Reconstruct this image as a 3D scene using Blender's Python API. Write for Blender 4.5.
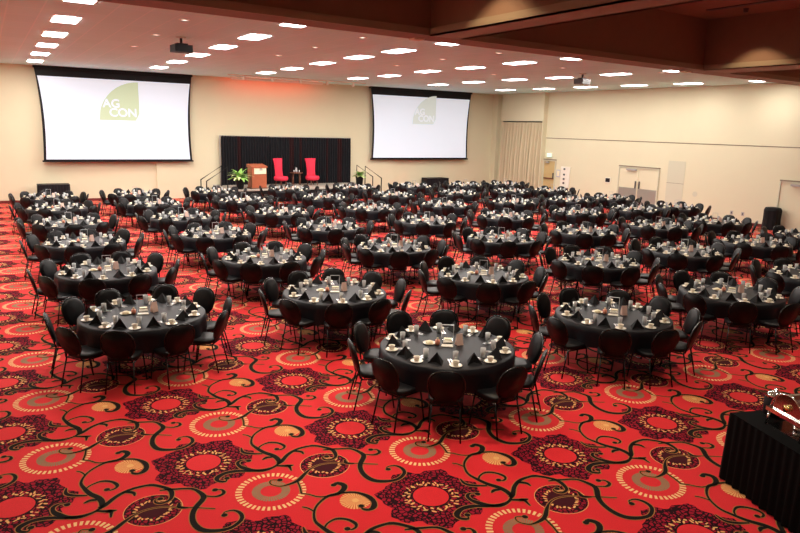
import bpy, math, random
import numpy as np
from mathutils import Vector, Matrix
PI = math.pi
random.seed(7)
for o in list(bpy.data.objects): bpy.data.objects.remove(o)
scene = bpy.context.scene
COL = scene.collection
# ------------------------------------------------------------------ camera, world, exposure
cam_d = bpy.data.cameras.new('camera'); cam = bpy.data.objects.new('camera', cam_d); COL.objects.link(cam)
RX = Vector((0.852083, -0.522703, 0.027132)); UP = Vector((0.084106, 0.1879, 0.978581)); FW = Vector((0.516605, 0.83155, -0.204069))
cam.matrix_world = Matrix(((RX.x, UP.x, -FW.x, 0), (RX.y, UP.y, -FW.y, 0), (RX.z, UP.z, -FW.z, 3.6), (0, 0, 0, 1)))
cam_d.sensor_width = 36; cam_d.lens = 665.86 * 36 / 800; cam_d.clip_end = 200; cam_d.clip_start = 0.1
scene.camera = cam
w = bpy.data.worlds.new('world'); scene.world = w; w.use_nodes = True
w.node_tree.nodes['Background'].inputs[0].default_value = (0.9, 0.8, 0.7, 1); w.node_tree.nodes['Background'].inputs[1].default_value = 0.05
scene.view_settings.view_transform = 'Standard'; scene.view_settings.look = 'None'
scene.view_settings.gamma = 1; scene.view_settings.use_curve_mapping = False
scene.view_settings.exposure = -0.22
TROFFER_W = 120.0      # power of each 0.6 x 1.2 m ceiling troffer
COFFER_W = 58.0       # power of each coffer downlight
TROFFER_C = (1.0, 0.945, 0.87)
# ------------------------------------------------------------------ room numbers
D = 32.80; R = 27.07; H = 5.74; XL = -7.0; YN = -5.0; HC = 7.1
LIP = 0.12
def yA(x): return 13.17 + 0.0585 * x          # line where the low ceiling ends at the coffers
SOF = 0.80                                   # width of the brown soffit strips
# ------------------------------------------------------------------ materials
def mat(name, col, rough=0.6, metal=0.0, emit=None, es=0.0, spec=None, trans=0.0, noise=None, bump=None, coat=0.0):
    m = bpy.data.materials.new(name); m.use_nodes = True
    nt = m.node_tree; b = nt.nodes['Principled BSDF']
    b.inputs['Base Color'].default_value = (*col, 1); b.inputs['Roughness'].default_value = rough; b.inputs['Metallic'].default_value = metal
    if spec is not None: b.inputs['Specular IOR Level'].default_value = spec
    if trans: b.inputs['Transmission Weight'].default_value = trans
    if coat: b.inputs['Coat Weight'].default_value = coat
    if emit: b.inputs['Emission Color'].default_value = (*emit, 1); b.inputs['Emission Strength'].default_value = es
    if noise:
        sc, amt = noise
        tc = nt.nodes.new('ShaderNodeTexCoord'); n = nt.nodes.new('ShaderNodeTexNoise'); n.inputs['Scale'].default_value = sc; n.inputs['Detail'].default_value = 3
        mx = nt.nodes.new('ShaderNodeMix'); mx.data_type = 'RGBA'
        mx.inputs[6].default_value = (*[c * (1 - amt) for c in col], 1); mx.inputs[7].default_value = (*[min(1, c * (1 + amt)) for c in col], 1)
        nt.links.new(tc.outputs['Object'], n.inputs['Vector']); nt.links.new(n.outputs[0], mx.inputs[0]); nt.links.new(mx.outputs[2], b.inputs['Base Color'])
        if bump:
            bp = nt.nodes.new('ShaderNodeBump'); bp.inputs['Strength'].default_value = bump; bp.inputs['Distance'].default_value = 0.01
            nt.links.new(n.outputs[0], bp.inputs['Height']); nt.links.new(bp.outputs[0], b.inputs['Normal'])
    return m
M = {}
M['red'] = mat('carpet_red', (0.68, 0.017, 0.026), 0.95, spec=0.1, noise=(130, 0.38))
_b = M['red'].node_tree.nodes['Principled BSDF']; _b.inputs['Sheen Weight'].default_value = 0.25; _b.inputs['Sheen Roughness'].default_value = 0.5; _b.inputs['Sheen Tint'].default_value = (1, .55, .45, 1)
M['c_black'] = mat('carpet_black', (0.012, 0.009, 0.007), 0.95, spec=0.1)
M['c_edge'] = mat('carpet_olive_edge', (0.36, 0.16, 0.05), 0.95, spec=0.1)
M['c_tan'] = mat('carpet_tan', (0.82, 0.44, 0.16), 0.95, spec=0.1)
M['c_ring'] = mat('carpet_pale_gold', (0.85, 0.55, 0.25), 0.95, spec=0.1)
M['c_orange'] = mat('carpet_orange', (0.66, 0.12, 0.05), 0.95, spec=0.1)
M['c_grey'] = mat('carpet_grey', (0.27, 0.22, 0.12), 0.95, spec=0.1)
M['c_dark'] = mat('carpet_dark_plum', (0.055, 0.008, 0.012), 0.95, spec=0.1)
def lace():
    m = mat('carpet_lace', (0.2, 0.01, 0.03), 0.95, spec=0.1); nt = m.node_tree; b = nt.nodes['Principled BSDF']
    tc = nt.nodes.new('ShaderNodeTexCoord'); v = nt.nodes.new('ShaderNodeTexVoronoi'); v.feature = 'DISTANCE_TO_EDGE'; v.inputs['Scale'].default_value = 22
    r = nt.nodes.new('ShaderNodeValToRGB'); r.color_ramp.interpolation = 'CONSTANT'
    r.color_ramp.elements[0].color = (0.02, 0.004, 0.006, 1); r.color_ramp.elements[1].position = 0.13; r.color_ramp.elements[1].color = (0.30, 0.009, 0.026, 1)
    nt.links.new(tc.outputs['Object'], v.inputs['Vector']); nt.links.new(v.outputs['Distance'], r.inputs[0]); nt.links.new(r.outputs[0], b.inputs['Base Color'])
    return m
M['c_lace'] = lace()
M['wall'] = mat('cream_wall', (0.70, 0.65, 0.46), 0.75, noise=(1.2, 0.02))
M['wallpanel'] = mat('grey_beige_panel', (0.60, 0.58, 0.44), 0.6)
M['seam'] = mat('wall_seam', (0.22, 0.17, 0.11), 0.7)
M['base'] = mat('dark_red_base', (0.16, 0.012, 0.010), 0.6)
M['brown'] = mat('brown_coffer_paint', (0.25, 0.15, 0.10), 0.8, noise=(3, 0.08))
M['soffit'] = mat('tan_soffit', (0.33, 0.26, 0.18), 0.8)
M['white'] = mat('white_paint', (0.82, 0.78, 0.68), 0.5)
M['screen'] = mat('lit_screen', (0.45, 0.50, 0.60), 0.9, emit=(0.93, 0.95, 1.0), es=0.56)
M['logo'] = mat('logo_green', (0.34, 0.42, 0.30), 0.9, emit=(0.52, 0.56, 0.36), es=0.7)
M['logo2'] = mat('logo_pale_green', (0.36, 0.40, 0.42), 0.9, emit=(0.80, 0.84, 0.72), es=0.56)
M['black'] = mat('matt_black', (0.006, 0.006, 0.007), 0.6, spec=0.25)
M['blackmetal'] = mat('black_metal', (0.012, 0.012, 0.013), 0.35)
M['cloth'] = mat('black_tablecloth', (0.006, 0.006, 0.009), 0.50, spec=0.25, noise=(12, 0.2))
M['napkin'] = mat('black_napkin', (0.005, 0.005, 0.006), 0.8, spec=0.3)
M['vinyl'] = mat('black_vinyl', (0.005, 0.005, 0.006), 0.42, spec=0.22)
M['frame'] = mat('black_steel_frame', (0.008, 0.008, 0.008), 0.25, spec=0.4)
M['china'] = mat('ivory_china', (0.90, 0.83, 0.70), 0.25)
M['coffee'] = mat('cup_inside', (0.42, 0.22, 0.10), 0.4)
M['steel'] = mat('polished_steel', (0.75, 0.74, 0.72), 0.12, metal=1)
M['cutlery'] = mat('cutlery_steel', (0.85, 0.83, 0.82), 0.28, metal=1)
M['glass'] = mat('clear_glass', (0.95, 0.97, 0.98), 0.10, trans=0.55, spec=0.9)
M['buffet'] = mat('deep_black_cloth', (0.003, 0.003, 0.003), 0.8, spec=0.08)
M['drape'] = mat('black_drape', (0.010, 0.010, 0.013), 0.8, spec=0.2, noise=(4, 0.3))
M['drapered'] = mat('dark_red_drape', (0.026, 0.007, 0.008), 0.8, spec=0.2)
M['curtain'] = mat('beige_curtain', (0.62, 0.52, 0.35), 0.85)
M['stage'] = mat('grey_stage_top', (0.36, 0.32, 0.27), 0.85, noise=(6, 0.15))
M['wood'] = mat('cherry_wood', (0.38, 0.10, 0.045), 0.4, noise=(5, 0.15))
M['darkwood'] = mat('dark_wood', (0.16, 0.055, 0.03), 0.4)
M['paper'] = mat('cream_paper', (0.85, 0.78, 0.55), 0.7)
M['redchair'] = mat('crimson_upholstery', (0.72, 0.02, 0.06), 0.7)
M['leaf'] = mat('leaf_green', (0.22, 0.42, 0.09), 0.5, noise=(20, 0.5))
M['leaf2'] = mat('leaf_pale', (0.60, 0.70, 0.33), 0.5)
M['tube'] = mat('troffer_diffuser', (0.9, 0.9, 0.9), 0.6, emit=(1, 0.97, 0.95), es=16.0)
M['dl'] = mat('downlight_lens', (0.9, 0.85, 0.8), 0.6, emit=(1, 0.82, 0.70), es=0.8)
M['dlbright'] = mat('coffer_lens', (0.9, 0.85, 0.8), 0.6, emit=(1, 0.85, 0.65), es=3.0)
M['exit'] = mat('exit_green', (0.5, 0.9, 0.7), 0.5, emit=(0.55, 1.0, 0.8), es=0.9)
M['tan_door'] = mat('tan_door', (0.52, 0.38, 0.17), 0.6)
M['kick'] = mat('steel_kick_plate', (0.44, 0.42, 0.36), 0.35, metal=0.5)
M['darkgrey'] = mat('dark_grey', (0.06, 0.06, 0.06), 0.5)
M['grey'] = mat('mid_grey', (0.40, 0.38, 0.36), 0.5)
M['bluegrey'] = mat('blue_grey', (0.45, 0.46, 0.55), 0.5)
M['copper'] = mat('copper_pink', (0.75, 0.28, 0.18), 0.45)
M['card'] = mat('pink_card', (0.72, 0.50, 0.42), 0.6)
M['brass'] = mat('brass', (0.85, 0.62, 0.25), 0.2, metal=1)
M['lens'] = mat('projector_lens', (0.02, 0.02, 0.04), 0.1)
def ceiling_mat():
    m = mat('ceiling_tiles', (0.62, 0.95, 0.93), 0.85); nt = m.node_tree; b = nt.nodes['Principled BSDF']
    tc = nt.nodes.new('ShaderNodeTexCoord'); br = nt.nodes.new('ShaderNodeTexBrick'); br.offset = 0
    br.inputs['Color1'].default_value = (0.64, 0.96, 0.95, 1); br.inputs['Color2'].default_value = (0.60, 0.92, 0.90, 1); br.inputs['Mortar'].default_value = (0.72, 0.97, 0.96, 1)
    br.inputs['Scale'].default_value = 1; br.inputs['Brick Width'].default_value = 0.61; br.inputs['Row Height'].default_value = 1.22; br.inputs['Mortar Size'].default_value = 0.016
    nt.links.new(tc.outputs['Object'], br.inputs['Vector']); nt.links.new(br.outputs[0], b.inputs['Base Color'])
    return m
M['ceil'] = ceiling_mat()
# ------------------------------------------------------------------ mesh helpers
class MB:
    def __init__(s): s.v = []; s.f = []; s.m = []; s.sm = []; s.mats = []
    def mi(s, m):
        if m not in s.mats: s.mats.append(m)
        return s.mats.index(m)
    def add(s, vs, fs, m, smooth=False):
        o = len(s.v); s.v += [tuple(v) for v in vs]; k = s.mi(m)
        for f in fs: s.f.append(tuple(i + o for i in f)); s.m.append(k); s.sm.append(smooth)
        return s
    def box(s, x0, y0, z0, x1, y1, z1, m, rot=0, c=None):
        vs = [(x, y, z) for z in (z0, z1) for y in (y0, y1) for x in (x0, x1)]
        if rot:
            cx, cy = c if c else ((x0 + x1) / 2, (y0 + y1) / 2); ca, sa = math.cos(rot), math.sin(rot)
            vs = [(cx + (x - cx) * ca - (y - cy) * sa, cy + (x - cx) * sa + (y - cy) * ca, z) for x, y, z in vs]
        return s.add(vs, [(0, 2, 3, 1), (4, 5, 7, 6), (0, 1, 5, 4), (2, 6, 7, 3), (0, 4, 6, 2), (1, 3, 7, 5)], m)
    def tube(s, pts, r, m, n=6, smooth=True):
        pts = [Vector(p) for p in pts]; rs = r if isinstance(r, (list, tuple)) else [r] * len(pts)
        vs = []; fs = []; up = None
        for i, p in enumerate(pts):
            t = (pts[min(i + 1, len(pts) - 1)] - pts[max(i - 1, 0)]).normalized()
            if up is None: up = Vector((0, 0, 1)) if abs(t.z) < 0.9 else Vector((1, 0, 0))
            a = t.cross(up).normalized(); b = t.cross(a).normalized(); up = -b if False else up
            for k in range(n):
                q = 2 * PI * k / n; vs.append(p + (a * math.cos(q) + b * math.sin(q)) * rs[i])
        for i in range(len(pts) - 1):
            for k in range(n): fs.append((i * n + k, i * n + (k + 1) % n, (i + 1) * n + (k + 1) % n, (i + 1) * n + k))
        fs.append(tuple(range(n))[::-1]); fs.append(tuple((len(pts) - 1) * n + k for k in range(n)))
        return s.add(vs, fs, m, smooth)
    def lathe(s, prof, m, n=12, c=(0, 0, 0), smooth=True, close=True):
        vs = []; fs = []
        for r, z in prof:
            for k in range(n): q = 2 * PI * k / n; vs.append((c[0] + r * math.cos(q), c[1] + r * math.sin(q), c[2] + z))
        for i in range(len(prof) - 1):
            for k in range(n): fs.append((i * n + k, i * n + (k + 1) % n, (i + 1) * n + (k + 1) % n, (i + 1) * n + k))
        if close:
            if prof[0][0] > 1e-4: fs.append(tuple(range(n))[::-1])
            if prof[-1][0] > 1e-4: fs.append(tuple((len(prof) - 1) * n + k for k in range(n)))
        return s.add(vs, fs, m, smooth)
    def prism(s, poly, z0, z1, m, axis='z', smooth=False):
        n = len(poly)
        def P(a, b, c): return (a, b, c) if axis == 'z' else ((a, c, b) if axis == 'y' else (c, a, b))
        vs = [P(a, b, z0) for a, b in poly] + [P(a, b, z1) for a, b in poly]
        fs = [tuple(range(n))[::-1], tuple(range(n, 2 * n))] + [(i, (i + 1) % n, n + (i + 1) % n, n + i) for i in range(n)]
        return s.add(vs, fs, m, smooth)
    def mesh(s, name):
        me = bpy.data.meshes.new(name); me.from_pydata(s.v, [], s.f)
        for m in s.mats: me.materials.append(M[m])
        me.polygons.foreach_set('material_index', s.m); me.polygons.foreach_set('use_smooth', s.sm); me.update()
        return me
    def build(s, name, parent=None, loc=None, rz=0):
        o = bpy.data.objects.new(name, s.mesh(name)); COL.objects.link(o)
        if parent: o.parent = parent
        if loc: o.location = loc
        o.rotation_euler.z = rz
        return o
def tag(o, label, cat, group=None, kind=None):
    if label: o['label'] = label
    if cat: o['category'] = cat
    if group: o['group'] = group
    if kind: o['kind'] = kind
    return o
def empty(name, loc, label, cat, group=None, rz=0):
    o = bpy.data.objects.new(name, None); COL.objects.link(o); o.location = loc; o.rotation_euler.z = rz; o.empty_display_size = 0.1
    return tag(o, label, cat, group)
def struct(o): o['kind'] = 'structure'; return o
def dup(root, loc, rz, label, group=None):
    r = root.copy(); COL.objects.link(r); r.location = loc; r.rotation_euler = (0, 0, rz); r['label'] = label
    if group: r['group'] = group
    for ch in root.children:
        c = ch.copy(); COL.objects.link(c); c.parent = r
    return r
def area(name, loc, sx, sy, power, col, parent=None, rot=(0, 0, 0), spread=PI):
    l = bpy.data.lights.new(name, 'AREA'); l.shape = 'RECTANGLE'; l.size = sx; l.size_y = sy; l.energy = power; l.color = col; l.spread = spread
    o = bpy.data.objects.new(name, l); COL.objects.link(o); o.location = loc; o.rotation_euler = rot
    if parent: o.parent = parent
    return o
# ------------------------------------------------------------------ carpet floor (pattern is part of the floor mesh)
CX, CY, CA, CB = -0.05, 8.446, 1.7807, 1.7500
STROKES = {
'trunk': [(0.574,-0.626),(0.604,-0.619),(0.625,-0.658),(0.602,-0.698),(0.555,-0.722),(0.494,-0.719),(0.417,-0.763),(0.367,-0.82),(0.334,-0.903),(0.342,-0.975),(0.362,-1.052),(0.395,-1.116),(0.407,-1.169),(0.402,-1.215)],
'disccurl': [(0.556,-0.719),(0.641,-0.753),(0.686,-0.821),(0.692,-0.89),(0.666,-0.939),(0.63,-0.951),(0.605,-0.927),(0.61,-0.899)],
'inner': [(0.349,-0.988),(0.381,-0.957),(0.437,-0.942),(0.484,-0.973),(0.506,-1.024),(0.496,-1.058),(0.463,-1.069),(0.449,-1.052)],
'branch': [(0.385,-1.233),(0.419,-1.215),(0.48,-1.156),(0.553,-1.117),(0.627,-1.111),(0.68,-1.126),(0.729,-1.182),(0.753,-1.231),(0.748,-1.287),(0.726,-1.331),(0.681,-1.344),(0.655,-1.32),(0.66,-1.29),(0.685,-1.295)],
'leafA': [(0.52,-1.13),(0.545,-1.136),(0.571,-1.162),(0.57,-1.198)],
'curlup': [(0.406,-1.215),(0.373,-1.249),(0.329,-1.267),(0.275,-1.267),(0.228,-1.239),(0.194,-1.193),(0.175,-1.152),(0.178,-1.106),(0.211,-1.086),(0.244,-1.113)],
'curllow': [(0.30,-1.27),(0.212,-1.242),(0.15,-1.204),(0.078,-1.192),(0.022,-1.219),(0.012,-1.259),(0.048,-1.286),(0.066,-1.255)],
'leafB': [(0.368,-1.253),(0.41,-1.279),(0.434,-1.293),(0.425,-1.356)],
'leafB2': [(0.41,-1.279),(0.436,-1.291),(0.464,-1.296)],
'leafC': [(0.348,-1.068),(0.279,-1.027),(0.249,-0.985),(0.258,-0.924)],
'leafD': [(0.389,-1.141),(0.354,-1.128),(0.321,-1.143)],
'thinE': [(0.377,-0.62),(0.41,-0.65),(0.456,-0.706),(0.554,-0.730)],
'thinF': [(0.327,-0.748),(0.350,-0.776),(0.365,-0.82)],
'stem': [(0.917,-1.537),(0.822,-1.472),(0.742,-1.422),(0.681,-1.384),(0.607,-1.369),(0.544,-1.384),(0.484,-1.424),(0.41,-1.482),(0.323,-1.495),(0.284,-1.475),(0.263,-1.435),(0.282,-1.400),(0.326,-1.423)],
'leafG': [(0.764,-1.387),(0.755,-1.43),(0.795,-1.459)],
'ringcross': [(0.41,-1.482),(0.396,-1.557),(0.377,-1.62)],
'arch': [(0.700,-1.205),(0.746,-1.218),(0.789,-1.236),(0.859,-1.27),(0.889,-1.332),(0.892,-1.400),(0.829,-1.475),(0.796,-1.538),(0.783,-1.616),(0.8,-1.691),(0.856,-1.736),(0.932,-1.75),(1.003,-1.708),(1.02,-1.649),(0.997,-1.6),(0.949,-1.594),(0.941,-1.621)],
'archcurl': [(0.900,-1.380),(0.955,-1.419),(1.001,-1.407),(1.004,-1.366),(0.97,-1.348)],
}
CURL = {'trunk': -1, 'disccurl': 1, 'inner': 1, 'branch': 1, 'curlup': 1, 'curllow': 1, 'stem': 1, 'arch': 1, 'archcurl': 1}
def catmull(P, k=4):
    P = np.array(P); Q = np.vstack([2 * P[0] - P[1], P, 2 * P[-1] - P[-2]]); out = []
    for i in range(1, len(Q) - 2):
        for t in np.arange(k) / k:
            out.append(0.5 * (2 * Q[i] + (Q[i + 1] - Q[i - 1]) * t + (2 * Q[i - 1] - 5 * Q[i] + 4 * Q[i + 1] - Q[i + 2]) * t * t + (3 * Q[i] - Q[i - 1] - 3 * Q[i + 1] + Q[i + 2]) * t ** 3))
    out.append(P[-1]); return np.array(out)
def ribbon(mb, P, W, z, m):
    n = len(P); T = np.gradient(P, axis=0); T /= np.linalg.norm(T, axis=1)[:, None] + 1e-9; N = np.stack([-T[:, 1], T[:, 0]], 1)
    L = P + N * W[:, None]; Rr = P - N * W[:, None]
    mb.add([(a, b, z) for a, b in L] + [(a, b, z) for a, b in Rr], [(n + i, n + i + 1, i + 1, i) for i in range(n - 1)], m)
def disc(mb, cx, cy, r, z, m, n=16, f=None):
    vs = [(cx, cy, z)] + [(cx + (f(2 * PI * k / n) if f else r) * math.cos(2 * PI * k / n), cy + (f(2 * PI * k / n) if f else r) * math.sin(2 * PI * k / n), z) for k in range(n)]
    mb.add(vs, [(0, 1 + k, 1 + (k + 1) % n) for k in range(n)], m)
def annulus(mb, cx, cy, r0, r1, z, m, n, duty=1.0, skew=0):
    for k in range(n):
        a0 = 2 * PI * k / n; a1 = a0 + 2 * PI / n * duty
        mb.add([(cx + r * math.cos(a), cy + r * math.sin(a), z) for r, a in ((r0, a0), (r1, a0 + skew), (r1, a1 + skew), (r0, a1))], [(0, 1, 2, 3)], m)
def petals(mb, cx, cy, r0, r1, z, m, n, rnd):
    for k in range(n):
        a = 2 * PI * (k + rnd.uniform(-.2, .2)) / n; r = rnd.uniform(r0, r1); l = rnd.uniform(.018, .030); wd = rnd.uniform(.009, .015); q = a + rnd.uniform(-1.2, 1.2)
        px, py = cx + r * math.cos(a), cy + r * math.sin(a)
        vs = [(px + l * math.cos(t) * math.cos(q) - wd * math.sin(t) * math.sin(q), py + l * math.cos(t) * math.sin(q) + wd * math.sin(t) * math.cos(q), z) for t in (0, .9, 2.2, 3.14, 4.1, 5.4)]
        mb.add(vs, [(0, 1, 2, 3, 4, 5)], m)
def cell():
    mb = MB(); rnd = random.Random(3); Z = 0.0006
    c = lambda a, b: (a * CA, b * CB)
    # lobed lace flower
    x, y = c(0, 0)
    disc(mb, x, y, 0, Z, 'c_lace', 56, lambda t: 0.505 + 0.045 * math.cos(7 * t + .6) + 0.02 * math.cos(17 * t))
    disc(mb, x, y, 0.195, 2 * Z, 'c_black', 28); disc(mb, x, y, 0.18, 3 * Z, 'red', 28)
    petals(mb, x, y, 0.215, 0.235, 3 * Z, 'c_tan', 21, rnd); petals(mb, x, y, 0.25, 0.275, 3 * Z, 'c_tan', 24, rnd)
    # dashed ring
    x, y = c(0.24, -0.51)
    annulus(mb, x, y, 0.285, 0.350, 2 * Z, 'c_ring', 40, 0.55)
    annulus(mb, x, y, 0.105, 0.19, 2 * Z, 'c_grey', 44, 0.72, 0.05)
    # tan disc
    x, y = c(0.61, -0.83)
    annulus(mb, x, y, 0.02, 0.155, 2 * Z, 'c_tan', 30, 0.6, 0.1); disc(mb, x, y, 0.15, Z, 'c_orange', 24); disc(mb, x, y, 0.035, 3 * Z, 'c_tan', 10)
    # medallion
    x, y = c(0.63, -0.385)
    disc(mb, x, y, 0.268, 1 * Z, 'c_tan', 36); disc(mb, x, y, 0.261, 2 * Z, 'c_lace', 36); disc(mb, x, y, 0.14, 3 * Z, 'c_dark', 24)
    petals(mb, x, y, 0.15, 0.175, 4 * Z, 'c_tan', 24, rnd)
    # vines
    for nm, P in STROKES.items():
        Q = catmull(P, 3) * np.array([CA, CB]); n = len(Q); t = np.linspace(0, 1, n)
        curl = CURL.get(nm, 0)
        big = nm in ('trunk', 'arch', 'branch', 'curlup', 'disccurl', 'curllow')
        wmax = 0.027 if big else 0.017
        if nm == 'trunk': Wd = wmax * (0.75 + 0.35 * np.sin(t * 9))
        elif nm in ('thinE', 'thinF', 'ringcross'): Wd = np.full(n, 0.008)
        elif curl: Wd = wmax * (0.30 + 0.75 * np.sin(PI * np.clip(t * 1.05, 0, 1)) ** 1.2 + 0.10 * np.sin(t * 25))
        else: Wd = 0.018 * np.sin(PI * (0.12 + 0.83 * t)) + 0.003
        if nm == 'branch': Wd = np.where(t < .35, 0.026 * (1 - t), Wd * 0.8)
        if nm == 'stem': Wd = 0.006 + 0.016 * np.exp(-((t - .56) / .10) ** 2)
        Wd = np.maximum(Wd, 0.004)
        ribbon(mb, Q, Wd + 0.009, 5 * Z, 'c_edge'); ribbon(mb, Q, Wd, 6 * Z, 'c_black')
        if curl:
            e = Q[-1] if curl > 0 else Q[0]; disc(mb, e[0], e[1], 0.037, 5.3 * Z, 'c_edge', 10); disc(mb, e[0], e[1], 0.029, 6.3 * Z, 'c_black', 10)
    return mb
def make_floor():
    c = cell(); v = np.array(c.v); nv = len(v); i0 = math.ceil((XL - CX) / CA) - 1; i1 = math.floor((R - CX) / CA) + 1; j0 = math.floor((YN - CY) / CB); j1 = math.floor((D - CY) / CB) + 2
    lens = np.array([len(f) for f in c.f]); flat = np.concatenate([np.array(f) for f in c.f]); mi = np.array(c.m)
    V = [np.array([(XL, YN, 0), (R, YN, 0), (R, D, 0), (XL, D, 0)], float)]; F = [np.array([0, 1, 2, 3])]; LN = [np.array([4])]; k = c.mi('red'); MI = [np.array([k])]; off = 4
    for i in range(i0, i1 + 1):
        for j in range(j0, j1 + 1):
            a = v + np.array([CX + i * CA, CY + j * CB, 0.0])
            if a[:, 0].max() < XL or a[:, 0].min() > R or a[:, 1].min() > D or a[:, 1].max() < YN: continue
            a[:, 0] = np.clip(a[:, 0], XL, R); a[:, 1] = np.clip(a[:, 1], YN, D)
            V.append(a); F.append(flat + off); LN.append(lens); MI.append(mi); off += nv
    V = np.vstack(V); F = np.concatenate(F); LN = np.concatenate(LN); MI = np.concatenate(MI)
    me = bpy.data.meshes.new('floor'); me.vertices.add(len(V)); me.vertices.foreach_set('co', V.ravel().astype(np.float32))
    me.loops.add(len(F)); me.loops.foreach_set('vertex_index', F.astype(np.int32)); me.polygons.add(len(LN))
    me.polygons.foreach_set('loop_start', np.concatenate([[0], np.cumsum(LN)[:-1]]).astype(np.int32)); me.polygons.foreach_set('loop_total', LN.astype(np.int32))
    for m in c.mats: me.materials.append(M[m])
    me.polygons.foreach_set('material_index', MI.astype(np.int32)); me.update(calc_edges=True)
    o = bpy.data.objects.new('floor', me); COL.objects.link(o); struct(o)
make_floor()
# ------------------------------------------------------------------ walls, ceiling, coffers
T = 0.3
struct(MB().box(XL - T, D, 0, R + T, D + T, HC + .3, 'wall').build('wall_back'))
struct(MB().box(R, YN, 0, R + T, D, HC + .3, 'wall').build('wall_right'))
struct(MB().box(XL - T, YN, 0, XL, D, HC + .3, 'wall').build('wall_left'))
struct(MB().box(XL - T, YN - T, 0, R + T, YN, HC + .3, 'wall').build('wall_front'))
mb = MB().box(XL, D - .02, 0, 9.4, D, .11, 'base').box(17.0, D - .02, 0, R, D, .11, 'base'); struct(mb.build('baseboard_back'))
struct(MB().box(R - .02, YN, 0, R, 14.1, .11, 'base').box(R - .02, 14.85, 0, R, 20.5, .11, 'base').box(R - .02, 23.0, 0, R, 27.4, .11, 'base').build('baseboard_right'))
struct(MB().box(6.77, D - .10, 0.0, 19.76, D, H, 'wall').build('trim_1'))           # shallow centre bay of the back wall
mb = MB(); mb.prism([(XL, yA(XL)), (R, yA(R)), (R, D), (XL, D)], H, H + .12, 'ceil'); struct(mb.build('ceiling'))
# coffers: brown beams below a higher ceiling
struct(MB().prism([(XL, YN), (R, YN), (R, yA(R) + .3), (XL, yA(XL) + .3)], HC, HC + .1, 'brown').build('ceiling_coffers'))
def lipped(name, poly, z0, lipc='soffit'):
    mb = MB(); mb.prism(poly, z0, HC, 'brown'); struct(mb.build(name))
mb = MB(); mb.prism([(XL, yA(XL) - SOF), (R, yA(R) - SOF), (R, yA(R)), (XL, yA(XL))], H - LIP, HC, 'brown')
mb.prism([(XL, yA(XL) - SOF), (R, yA(R) - SOF), (R, yA(R) - SOF - .05), (XL, yA(XL) - SOF - .05)], H - LIP - .01, H + .02, 'soffit'); struct(mb.build('trim_2'))
def beam(name, x0, x1):
    mb = MB(); y1 = yA(x0) - SOF
    mb.box(x0, YN, H - LIP, x1, y1, HC, 'brown'); mb.box(x0 - .05, YN, H - LIP - .02, x1 + .05, y1 - .05, H - LIP, 'soffit')
    for x in (x0, x1): mb.box(x - .05, YN, H - LIP - .02, x + .05, y1, H + .02, 'soffit')
    mb.box(x0 - .05, y1 + SOF - .25, H - LIP - .03, x0 + .22, y1 + SOF + .01, H - LIP, 'wall')
    struct(mb.build(name))
beam('trim_3', 8.62, 9.38); beam('trim_4', 19.3, 20.6); beam('trim_5', -3.5, -2.7)
struct(MB().box(XL, YN, H, XL + .3, yA(XL) - SOF, HC, 'brown').build('trim_6'))
# seams on the walls
struct(MB().box(R - .008, YN, 3.235, R, 28.6, 3.275, 'seam').build('trim_7'))
struct(MB().box(R - .30, 32.35, 0, R, D, H, 'wall').build('trim_9'))            # corner pilaster
# curtain recess head
mb = MB()
n = 120; y0, y1 = 28.45, 31.85
vs = []; fs = []
for k in range(n + 1):
    t = k / n; y = y0 + (y1 - y0) * t; a = t * 2 * PI * 13
    for i, (z, amp) in enumerate(((0.03, .20), (2.0, .18), (4.10, .08))):
        vs.append((R - .22 + amp * math.sin(a + .5 * math.sin(t * 23) * (1 if z < 4 else .8)), y + .05 * math.sin(t * 31) * (1 if z < 4 else 0), z))
for k in range(n):
    for i in range(2): fs.append((k * 3 + i, (k + 1) * 3 + i, (k + 1) * 3 + i + 1, k * 3 + i + 1))
c = empty('curtain', (0, 0, 0), 'tall beige pleated curtain in the far right corner of the room', 'curtain')
mb.add(vs, fs, 'curtain', True).build('fabric', c)
MB().tube([(R - .16, y0 - .05, 4.13), (R - .16, y1 + .05, 4.13)], .035, 'darkgrey').build('rail', c)
struct(MB().box(R - .30, y0 - .12, 4.17, R, y1 + .0, H, 'wall').box(R - .30, y0 - .12, 0, R, y0 - .06, 4.17, 'wall').build('trim_10'))
# ------------------------------------------------------------------ doors and fixtures on the right wall
def double_door(name, ya, yb, h, kick=True, single=False):
    root = bpy.data.objects.new(name, None); COL.objects.link(root); root.location = (R, (ya + yb) / 2, 0); struct(root)
    L = (yb - ya) / 2; x = -0.03
    MB().box(x - .04, -L - .05, 0, .0, -L, h + .05, 'wallpanel').box(x - .04, L, 0, 0, L + .05, h + .05, 'wallpanel').box(x - .04, -L, h, 0, L, h + .05, 'wallpanel').box(x - .05, -L - .05, h + .05, 0, L + .05, h + .10, 'seam').build('door_frame', root)
    leaves = [(-L, -.01), (.01, L)] if not single else [(-L, L)]
    for a, b in leaves:
        lf = MB().box(x, a, .01, -.002, b, h - .01, 'wall' if not single else 'tan_door').build('door_leaf', root)
        if kick: MB().box(x - .01, a + .03, .05, x, b - .03, 1.0, 'kick').build('kick_plate', lf)
        s = b - .10 if a < 0 and not single else a + .10
        MB().box(x - .05, s - .03, 1.0, x, s + .03, 1.35, 'darkgrey').build('door_handle', lf)
        if single: MB().box(x - .06, a + .05, 1.0, x, b - .05, 1.06, 'darkwood').build('push_bar', lf)
    MB().box(x - .10, L * .1, h - .12, x, L * .6, h - .04, 'grey').build('door_closer', root)
double_door('door_1', 20.60, 22.90, 1.97)
double_door('door_2', 12.7, 14.80, 1.88, kick=False)
double_door('door_3', 27.42, 28.28, 2.0, kick=False, single=True)
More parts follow.
